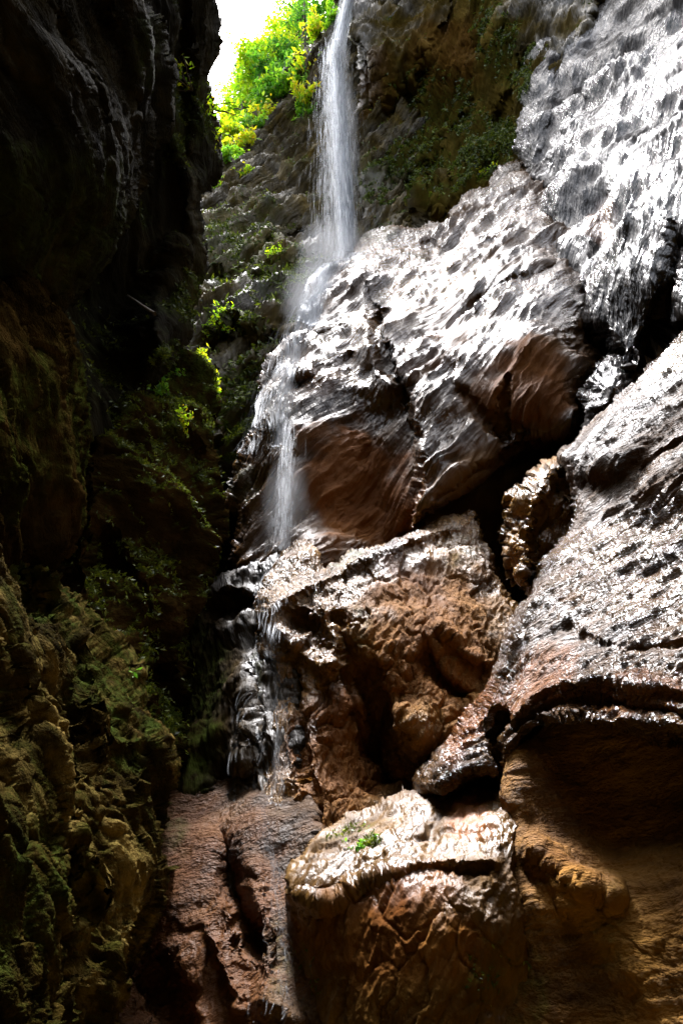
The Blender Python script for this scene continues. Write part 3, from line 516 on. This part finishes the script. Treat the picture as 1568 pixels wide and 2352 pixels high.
def leaves_np(C, size, rng, nrm=None, aspect=1.5, hue=None):
    """leaf-sized kite quads at centres C"""
    n = len(C); a = rng.normal(size=(n, 3)); a /= np.linalg.norm(a, axis=1)[:, None]
    if nrm is not None: a = a*.8+nrm; a /= np.linalg.norm(a, axis=1)[:, None]
    r = rng.normal(size=(n, 3)); u = np.cross(a, r); u /= np.linalg.norm(u, axis=1)[:, None]; v = np.cross(a, u)
    s = (size*(.6+.8*rng.random(n)))[:, None]
    V = np.stack([C-u*s*aspect*.5, C+v*s*.38+a*s*.08, C+u*s*aspect*.5, C-v*s*.38+a*s*.08], 1).reshape(-1, 3)
    return V, np.arange(4*n).reshape(n, 4), (np.repeat(hue, 4) if hue is not None else np.repeat(rng.random(n), 4))
def tube_np(paths):
    """paths: list of (points, radii) -> one mesh of tapered limbs"""
    Vs, Fs, b = [], [], 0; K = 7
    for pts, rad in paths:
        pts = np.array(pts, float); T = np.gradient(pts, axis=0); T /= np.linalg.norm(T, axis=1)[:, None]+1e-9
        ref = np.array([.13, .97, .2]); A = np.cross(T, ref); A /= np.linalg.norm(A, axis=1)[:, None]+1e-9; B = np.cross(T, A)
        th = np.linspace(0, 2*math.pi, K, endpoint=False)
        R = np.array(rad)[:, None, None]
        ring = pts[:, None]+R*(A[:, None]*np.cos(th)[None, :, None]+B[:, None]*np.sin(th)[None, :, None])
        n = len(pts); Vs.append(ring.reshape(-1, 3)); i = np.arange(n*K).reshape(n, K)+b; j = np.roll(i, -1, 1)
        Fs.append(np.stack([i[:-1], j[:-1], j[1:], i[1:]], -1).reshape(-1, 4)); b += n*K
    return np.concatenate(Vs), np.concatenate(Fs)
def wob(p0, p1, n, amp, rng):
    t = np.linspace(0, 1, n)[:, None]; p = np.array(p0)+(np.array(p1)-np.array(p0))*t
    return p + np.cumsum(rng.normal(size=(n, 3))*amp/n, 0)*np.sin(t*math.pi/2)
def tree(name, x, yb, Y, yt, wpx, leafm, label, cat='tree', group=None, nleaf=5000, conifer=False, seed=0, lsize=.15, hshift=0.0):
    rng = np.random.default_rng(seed+100); base = np.array(at(x, yb, Y)); top = np.array(at(x, yt, Y)); h = top[2]-base[2]
    t = float(np.linalg.norm(top)); R = wpx*.5*t/F
    root = bpy.data.objects.new(name, None); scene.collection.objects.link(root); root.location = base; tag(root, label, cat, group)
    tp = np.array([rng.normal()*.5, rng.normal()*.5, h*.97]); tr = wob((0, 0, 0), tp, 16, h*.05, rng)
    r0 = .012*h+.04; paths = [(tr, np.linspace(r0, .02, 16))]; C = []; hue = []
    nb = 46 if conifer else 30
    for k in range(nb):
        f = .22+.76*(k+rng.random())/nb; s = tr[min(int(f*15), 15)]; a = rng.random()*2*math.pi+k*2.4
        if conifer: L = R*(1.05-f)*1.4*(.7+.5*rng.random()); d = np.array([math.cos(a), math.sin(a), -.15])
        else: L = R*math.sin(min(1, (1.08-f)*1.35)*math.pi*.62)*(.75+.5*rng.random()); d = np.array([math.cos(a), math.sin(a), .35+.5*rng.random()])
        e = s+d*L; bp_ = wob(s, e, 7, L*.35, rng); paths.append((bp_, np.linspace(r0*.35*(1-f*.6), .008, 7)))
        for j in range(4):
            q = bp_[rng.integers(2, 7)]; d2 = rng.normal(size=3)*np.array([1, 1, .6]); d2 /= np.linalg.norm(d2); e2 = q+d2*L*.38
            paths.append((wob(q, e2, 4, L*.1, rng), np.linspace(.018, .006, 4)))
            for _ in range(2):
                m = int(nleaf/(nb*8)); cc = q+(e2-q)*rng.random(); cl = cc+rng.normal(size=(m, 3))*np.array([.34, .34, .16 if not conifer else .1])*max(R*.42, .35)
                C.append(cl); hue.append(np.clip(rng.normal(.45+hshift, .2)+rng.normal(size=m)*.12, 0, 1))
    V, Fq = tube_np(paths); link('trunk', mesh_np('trunk', V, Fq, BARK), root)
    C = np.concatenate(C); V, Fq, hu = leaves_np(C, np.full(len(C), lsize), rng, hue=np.concatenate(hue))
    link('crown', mesh_np('crown', V, Fq, leafm, smooth_=False, attrs={'hue': hu}), root)
    return root
G1 = 'trees on the rim of the gorge'
T_ = [(545, 400, 17, 150, 95, LEAF_Y, 'low yellow green tree at the lower left end of the rim beside the dark cliff', 1, .05),
      (505, 380, 22, 178, 44, LEAF_D, 'small pale pine top standing against the white sky beside the dark cliff', 2, .3),
      (590, 340, 17, 95, 110, LEAF_Y, 'bright yellow green broadleaf tree leaning out into the white sky gap', 3, .1),
      (625, 330, 20, -40, 130, LEAF_Y, 'tall golden topped tree at the left of the rim, its crown leaving the picture top', 4, .25),
      (652, 260, 15.5, 105, 90, LEAF_G, 'mid green tree with a thin dark visible stem in the middle of the rim', 5, -.05),
      (640, 310, 15.5, 200, 90, LEAF_Y, 'rounded yellow tree low behind the rim edge', 6, .2),
      (690, 220, 17, -60, 110, LEAF_G, 'tall green tree with a dark trunk above the rim', 7, .05),
      (735, 160, 15, -60, 90, LEAF_G, 'green broadleaf tree just left of the top of the waterfall', 8, .0),
      (775, 90, 14, -90, 70, LEAF_Y, 'yellow green leafy tree right beside the waterfall lip', 9, -.1),
      (560, 420, 24, 230, 120, LEAF_G, 'hazy green tree farther back behind the low yellow one', 10, .2),
      (520, 420, 15, 265, 70, LEAF_Y, 'young bright tree crown closest above the mossy cliff edge', 12, .25),
      (606, 300, 14.6, 150, 84, LEAF_G, 'fresh green crown pressed against the rim between yellow trees', 13, .1),
      (530, 330, 26, 120, 70, LEAF_D, 'slim hazy conifer rising behind the low yellow tree', 14, .4),
      (665, 330, 24, 60, 140, LEAF_Y, 'wide pale tree farther back filling the gap between trunks', 11, .3)]
for (x, yb, Y, yt, wp, lm, lb, sd_, hs) in T_:
    con = lm is LEAF_D
    tree('pine_tree' if con else 'broadleaf_tree', x, yb, Y, yt, wp, lm, lb, 'pine tree' if con else 'tree', G1, 7800 if not con else 3500, con, sd_, lsize=.125, hshift=hs-.12)
# wooded bank behind the rim, on which the trees stand
u, v = np.meshgrid(np.linspace(0, 1, 60), np.linspace(0, 1, 30))
rim = catmull([(300, 560), (440, 470), (500, 430), (560, 370), (600, 320), (650, 270), (700, 190), (730, 150), (780, 95), (850, 0)], 12, False)
Pb = []
for vv in np.linspace(0, 1, 30):
    Yb = 13.8+vv*16
    row = [np.array(at(rim[int(uu*(len(rim)-1))][0], rim[int(uu*(len(rim)-1))][1], 14.2)) for uu in np.linspace(0, 1, 60)]
    row = np.array(row); row[:, 1] += vv*14; row[:, 2] += vv*6-.8; Pb.append(row)
Pb = np.concatenate(Pb); Pb[:, 2] += .5*fbm(Pb/2., 4)
i = np.arange(60*30).reshape(30, 60); Q = np.stack([i[:-1, :-1].ravel(), i[:-1, 1:].ravel(), i[1:, 1:].ravel(), i[1:, :-1].ravel()], 1)
tag(link('wooded_bank', mesh_np('wooded_bank', Pb, Q, SOIL)), kind='structure')

def plant(name, rk, x, y, n, spread, size, leafm, label, cat, group=None, seed=0, hang=0.0, hs=.0, stems=5):
    rng = np.random.default_rng(seed+500); p, nr = on(rk, x, y, -.01)
    root = bpy.data.objects.new(name, None); scene.collection.objects.link(root); root.location = p; tag(root, label, cat, group)
    up = np.array(nr)*.5+np.array([0, 0, 1-2*hang]); up /= np.linalg.norm(up); C, paths = [], []
    for s in range(stems):
        d = up+rng.normal(size=3)*.6; d /= np.linalg.norm(d); e = d*spread*(.7+.6*rng.random()); e[2] -= spread*.25
        q = wob((0, 0, 0), e, 7, spread*.3, rng); paths.append((q, np.linspace(.006, .002, 7)*spread*4))
        m = n//stems; k = rng.random(m)**.7*6; a = np.floor(k).astype(int).clip(0, 5)
        C.append(q[a]+(q[a+1]-q[a])*(k-a)[:, None]+rng.normal(size=(m, 3))*spread*.13)
    C = np.concatenate(C); V, Fq = tube_np(paths); link('stem', mesh_np('stem', V, Fq, BARK), root)
    V, Fq, hu = leaves_np(C, np.full(len(C), size), rng, aspect=1.7, hue=np.clip(rng.normal(.5+hs, .25, len(C)), 0, 1))
    link('foliage', mesh_np('foliage', V, Fq, leafm, smooth_=False, attrs={'hue': hu}), root); return root
G2 = 'shrubs rooted along the cliff rim'
for k, (x, y, sp_, lb) in enumerate([(505, 385, .9, 'low bright shrub at the foot of the rim touching the dark cliff'), (545, 345, .9, 'yellow shrub on the rim above the shining bedding planes'),
    (580, 300, .9, 'leafy shrub on the rim between two bare rock steps'), (615, 262, .8, 'shrub hanging from the dark soil edge mid rim'), (652, 215, .9, 'yellow green shrub leaning over the dark rim edge'),
    (692, 165, 1.1, 'airy yellow leafed shrub standing out against dark rock near the fall'), (672, 200, .9, 'small green shrub just below the airy yellow one'), (735, 85, .8, 'dense green shrub on the dark lip left of the fall'), (765, 55, .7, 'topmost shrub touching the waterfall lip'),
    (700, 245, .9, 'long bright green tuft on the ledge beside the falling water'), (690, 270, .7, 'yellow grassy tuft below the long green one')]):
    plant('rim_shrub', 'bedded_cliff', x, y, 420, sp_, .13, LEAF_Y if k % 2 else LEAF_G, lb, 'shrub', G2, k, hs=.15, stems=9)
G3 = 'small plants growing from the rock'
for k, (rk, x, y, n, sp_, sz, lm, lb, hg) in enumerate([
    ('bedded_cliff', 505, 745, 260, .45, .05, LEAF_Y, 'bright yellow green grassy clump on the rounded shelf behind the buttress', 0),
    ('bedded_cliff', 545, 738, 260, .45, .05, LEAF_Y, 'right hand grassy clump on the rounded shelf, ending in a few long leaves', 0),
    ('bedded_cliff', 470, 768, 160, .35, .05, LEAF_Y, 'small bright weed low on the sloping ledge near the buttress', 0),
    ('bedded_cliff', 625, 590, 200, .4, .04, LEAF_Y, 'mossy tuft crowning the small rock nose left of the fall', 0),
    ('bedded_cliff', 560, 410, 120, .5, .08, LEAF_Y, 'lone leafy sprig on the bedded cliff below the rim', 0),
    ('bedded_cliff', 490, 430, 120, .5, .08, LEAF_Y, 'sprig hanging beside the dark cliff edge below the rim', 0),
    ('mossy_buttress', 450, 840, 420, .3, .035, LEAF_Y, 'dense fern crown on top of the mossy buttress', 0),
    ('mossy_buttress', 480, 880, 300, .25, .035, LEAF_Y, 'fern fringe on the right shoulder of the mossy buttress', 0),
    ('mossy_buttress', 425, 985, 160, .22, .03, LEAF_Y, 'low fern row on the second step of the buttress', 0),
    ('mossy_buttress', 390, 860, 130, .2, .035, LEAF_G, 'green fern at the left foot of the buttress crown', .2),
    ('mossy_buttress', 365, 905, 160, .22, .035, LEAF_G, 'shaded green fern lower left of the buttress crown', .2),
    ('left_cliff_recess', 452, 205, 60, .5, .05, LEAF_Y, 'sprig of yellow leaves on the dark cliff edge against the trees', .3),
    ('left_cliff_recess', 472, 240, 90, .55, .055, LEAF_Y, 'hanging twig with large yellow leaves at the dark cliff edge', .6),
    ('left_cliff_recess', 478, 300, 60, .4, .045, LEAF_Y, 'few yellow leaves below the hanging twig', .6),
    ('olive_crag', 300, 1555, 14, .07, .03, LEAF_G, 'tiny green seedling on the olive crag', 0),
    ('upper_cliff', 1100, 400, 160, .45, .05, LEAF_Y, 'green tuft where the upper cliff meets the dome', 0),
    ('lower_ledge_rock', 850, 1925, 70, .08, .015, LEAF_G, 'green moss tuft in the crack of the shining ledge slab', 0),
    ('lower_ledge_rock', 815, 1955, 80, .08, .016, LEAF_G, 'thin green weed left of the moss tuft on the slab', 0)]):
    plant('small_plant', rk, x, y, n, sp_, sz, lm, lb, 'plant', G3, 40+k, hang=hg, hs=-.1 if rk == 'bedded_cliff' else 0.)
# moss blades where the moss mask is strong
def moss_cover(rks, n, size, label):
    rng = np.random.default_rng(5); Vs, Fs, Hs, b = [], [], [], 0
    for rk, cnt, sz in rks:
        r = ROCKS[rk]; wgt = (np.where(r['keep'], np.clip(r['mo']-.25, 0, 1), 0)*np.clip(r['N'][..., 2].reshape(r['keep'].shape)+.35, 0, 1)).ravel() if r['N'].ndim == 3 else None
        if wgt.sum() <= 0: continue
        ii = rng.choice(len(wgt), cnt, p=wgt/wgt.sum()); P = r['P'].reshape(-1, 3)[ii]; Nn = r['N'].reshape(-1, 3)[ii]
        P = P+rng.normal(size=P.shape)*sz*.7+Nn*sz*.35
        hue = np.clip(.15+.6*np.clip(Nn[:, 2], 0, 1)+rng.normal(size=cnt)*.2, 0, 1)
        V, Fq, hu = leaves_np(P, np.full(cnt, sz), rng, nrm=Nn*.3, aspect=2.2, hue=hue)
        Vs.append(V); Fs.append(Fq+b); Hs.append(hu); b += len(V)
    me = mesh_np('moss', np.concatenate(Vs), np.concatenate(Fs), MOSSM, smooth_=False, attrs={'hue': np.concatenate(Hs)})
    tag(link('moss', me), label, 'moss', kind='stuff')
moss_cover([('bedded_cliff', 26000, .055), ('upper_cliff', 30000, .05), ('hanging_rock_spur', 4000, .045), ('mossy_buttress', 16000, .022), ('left_cliff_recess', 6000, .028), ('lower_ledge_rock', 500, .015)], 0, 0, 'green and yellow moss clinging to ledges and edges of the rocks')

# a bleached stick caught on the dark cliff
p0, n0 = on('left_cliff_recess', 312, 702, .08); p1, n1 = on('left_cliff_recess', 358, 738, .08)
rng = np.random.default_rng(3); V, Fq = tube_np([(wob(p0, p1, 10, .05, rng), np.linspace(.012, .028, 10))])
tag(link('stick', mesh_np('stick', V, Fq, WOOD)), 'thin bleached stick caught across the black recess of the left cliff', 'stick')

# ================================================================== WATER
def water_material(name, dens):
    m = bpy.data.materials.new(name); m.use_nodes = True; n = m.node_tree.nodes; l = m.node_tree.links
    n.remove(n['Principled BSDF']); out = n['Material Output']
    a = n.new('ShaderNodeAttribute'); a.attribute_name = 'alpha'
    cmb = n.new('ShaderNodeCombineXYZ'); cmb.inputs[0].default_value = 0.0; cmb.inputs[1].default_value = -.38; cmb.inputs[2].default_value = -.92
    d = n.new('ShaderNodeBsdfDiffuse'); d.inputs[0].default_value = (.9, .93, .97, 1)
    t = n.new('ShaderNodeBsdfTranslucent'); t.inputs[0].default_value = (.9, .93, .97, 1); l.new(cmb.outputs[0], t.inputs['Normal'])
    mx = n.new('ShaderNodeMixShader'); mx.inputs[0].default_value = .85; l.new(d.outputs[0], mx.inputs[1]); l.new(t.outputs[0], mx.inputs[2])
    tr = n.new('ShaderNodeBsdfTransparent'); m2 = n.new('ShaderNodeMixShader')
    mu = n.new('ShaderNodeMath'); mu.operation = 'MULTIPLY'; l.new(a.outputs['Fac'], mu.inputs[0]); mu.inputs[1].default_value = dens; mu.use_clamp = True
    l.new(mu.outputs[0], m2.inputs[0]); l.new(tr.outputs[0], m2.inputs[1]); l.new(mx.outputs[0], m2.inputs[2]); l.new(m2.outputs[0], out.inputs[0]); return m
WATER = water_material('white_water', 1.0)
wroot = bpy.data.objects.new('waterfall', None); scene.collection.objects.link(wroot); wroot.location = at(690, 1240, 7.3)
tag(wroot, 'white veil of a waterfall dropping from the wooded rim onto the wet dome', 'waterfall')
wl = np.array(wroot.location)
def strips(name, paths, parent=wroot):
    """paths: list of (points Nx3, half widths N, alpha N)"""
    Vs, Fs, As, b = [], [], [], 0
    for pts, hw, al, ax in paths:
        pts = pts-wl; n = len(pts); Vs.append(np.stack([pts-ax*hw[:, None], pts+ax*hw[:, None]], 1).reshape(-1, 3)); As.append(np.repeat(al, 2))
        i = np.arange(n-1)*2+b; Fs.append(np.stack([i, i+1, i+3, i+2], 1)); b += 2*n
    return link(name, mesh_np(name, np.concatenate(Vs), np.concatenate(Fs), WATER, attrs={'alpha': np.concatenate(As)}), parent)
rng = np.random.default_rng(21)
def fall(name, top, bot, n, width, tail, hw, amax, depth, lmin=.04, lmax=.25):
    """free falling streaks between two D-space stations; spread grows downwards"""
    P = []
    tops = np.array([np.array(at(*q)) for q in top]); bots = np.array([np.array(at(*q)) for q in bot])
    for k in range(n):
        s = rng.normal(0, 1) if rng.random() < .62 else rng.normal(-.3, tail)
        g = np.array([s*width, rng.normal()*depth, 0]); a = tops[0]+g*.75; c = bots[0]+g*1.15
        f0 = rng.random()*(1.02)-.02; ln = lmin+(lmax-lmin)*rng.random()**2; f = np.clip(np.linspace(f0, f0+ln, 6), 0, 1)
        if f[-1]-f[0] < .01: continue
        pts = a+(c-a)*f[:, None]; pts[:, 0] += .02*np.sin(f*9+k)
        fade = np.sin(np.linspace(0, 1, 6)*math.pi)**.6; al = amax*fade*(.25+.75*rng.random())*math.exp(-(abs(s)/1.6)**1.3*.5)*np.clip((1.04-f)/.22, 0, 1)**.5
        yaw = rng.normal()*.5; P.append((pts, np.full(6, hw*(.4+rng.random())), al, np.array([math.cos(yaw), math.sin(yaw), 0])))
    return strips(name, P)
fall('upper_fall', [(772, 95, 10.95)], [(800, 590, 10.75)], 8000, .085, 1.0, .020, 1.0, .07)
fall('lip_fall', [(812, -60, 11.4)], [(770, 140, 10.95)], 1500, .13, 1.0, .016, .9, .08, .1, .5)
fall('upper_spray', [(768, 110, 10.95)], [(786, 600, 10.7)], 4200, .32, 1.2, .009, .6, .22, .03, .14)
fall('lower_fall', [(662, 960, 7.5)], [(652, 1265, 7.35)], 800, .07, 1.3, .008, .42, .05)
def run(name, rk, path, n, lat, hw, amax, lmin=.05, lmax=.3, lift=.03):
    pl = catmull(path, 12, False); P = []; cum = np.linspace(0, len(pl)-1, 400); X = np.interp(cum, np.arange(len(pl)), pl[:, 0]); Yv = np.interp(cum, np.arange(len(pl)), pl[:, 1])
    for k in range(n):
        f0 = rng.random(); ln = lmin+(lmax-lmin)*rng.random()**2; f = np.clip(np.linspace(f0, f0+ln, 10), 0, 1)*399
        s = rng.normal(); L = np.interp(f, [0, 399], lat)*s
        pts = np.array([on(rk, X[int(a)]+b, Yv[int(a)], lift+.03*rng.random()) [0] for a, b in zip(f, L)])
        for _ in range(3): pts[1:-1] = (pts[:-2]+pts[1:-1]+pts[2:])/3
        if np.abs(np.diff(pts, axis=0)).max() > .9: continue
        al = amax*np.sin(np.linspace(0, 1, 10)*math.pi)**.6*(.25+.75*rng.random())*math.exp(-abs(s)*.5)
        P.append((pts, np.full(10, hw*(.3+rng.random()*1.2)), al, np.array([1, .1, 0])))
    return strips(name, P)
run('cascade', 'waterfall_dome_rock', [(808, 575), (780, 600), (745, 640), (722, 690), (705, 740)], 1300, (22, 13), .02, .8, .06, .35)
run('thin_cascade', 'waterfall_dome_rock', [(712, 700), (690, 770), (672, 860), (655, 960), (650, 1040)], 700, (12, 14), .010, .6, .05, .3)
run('side_trickle', 'waterfall_dome_rock', [(690, 760), (650, 820), (625, 900), (605, 980), (570, 1050)], 260, (6, 14), .008, .4, .05, .3)
run('block_trickle', 'ledge_block_rock', [(660, 1290), (632, 1360), (628, 1450), (635, 1550), (640, 1700), (625, 1850)], 600, (16, 12), .004, .35, .03, .15)
run('dome_film', 'waterfall_dome_rock', [(790, 590), (735, 650), (700, 720), (668, 800), (640, 900), (620, 1000)], 900, (14, 34), .009, .55, .04, .2)
run('ledge_trickle', 'ribbed_wall', [(608, 1320), (600, 1450), (588, 1600), (585, 1750), (560, 1880)], 420, (8, 20), .003, .2, .03, .10, .012)
run('foot_trickle', 'lower_gorge_wall', [(600, 1850), (628, 1960), (645, 2080), (655, 2200), (640, 2340)], 420, (9, 20), .0035, .25, .03, .12, .012)
# drifting spray
mm_ = bpy.data.materials.new('drifting_spray'); mm_.use_nodes = True; nn_ = mm_.node_tree; nn_.nodes.remove(nn_.nodes['Principled BSDF'])
pv = nn_.nodes.new('ShaderNodeVolumePrincipled'); pv.inputs['Color'].default_value = (.95, .97, 1, 1); pv.inputs['Density'].default_value = .32; pv.inputs['Anisotropy'].default_value = .3
tc_ = nn_.nodes.new('ShaderNodeTexCoord'); vd_ = nn_.nodes.new('ShaderNodeVectorMath'); vd_.operation = 'DISTANCE'; vd_.inputs[1].default_value = (.5, .5, .5)
mr_ = nn_.nodes.new('ShaderNodeMapRange'); mr_.inputs[1].default_value = .48; mr_.inputs[2].default_value = .05; mr_.inputs[3].default_value = 0; mr_.inputs[4].default_value = .28
nn_.links.new(tc_.outputs['Generated'], vd_.inputs[0]); nn_.links.new(vd_.outputs['Value'], mr_.inputs[0]); nn_.links.new(mr_.outputs[0], pv.inputs['Density'])
nn_.links.new(pv.outputs[0], nn_.nodes['Material Output'].inputs['Volume'])
def puff(c, r, name='spray'):
    th, ph = np.meshgrid(np.linspace(0, 2*math.pi, 24, endpoint=False), np.linspace(.05, math.pi-.05, 16))
    d = np.stack([np.cos(th)*np.sin(ph), np.sin(th)*np.sin(ph), np.cos(ph)], -1).reshape(-1, 3)
    V = d*np.array(r)*(1+.25*fbm(d*1.3, 2, off=r[2]))[:, None]+np.array(c)-wl
    i = np.arange(24*16).reshape(16, 24); j = np.roll(i, -1, 1); Q = np.stack([i[:-1], j[:-1], j[1:], i[1:]], -1).reshape(-1, 4)
    k = len(V); V = np.concatenate([V, V[i[0]].mean(0)[None], V[i[-1]].mean(0)[None]])
    me = mesh_np(name, V, Q, mm_)
    import bmesh
    b = bmesh.new(); b.from_mesh(me); b.verts.ensure_lookup_table()
    for a_, row in ((k, i[0]), (k+1, i[-1])):
        for q in range(24): b.faces.new([b.verts[a_], b.verts[row[q]], b.verts[row[(q+1) % 24]]])
    bmesh.ops.recalc_face_normals(b, faces=b.faces); b.to_mesh(me); b.free(); link(name, me, wroot)
puff(at(778, 330, 10.9), (.55, .5, 6.3)); puff(at(765, 590, 10.4), (1.0, .7, 1.5)); puff(at(712, 690, 9.5), (.7, .6, 1.3)); puff(at(655, 1150, 7.3), (.35, .3, .9)); puff(at(775, 130, 10.9), (.5, .4, 1.2))
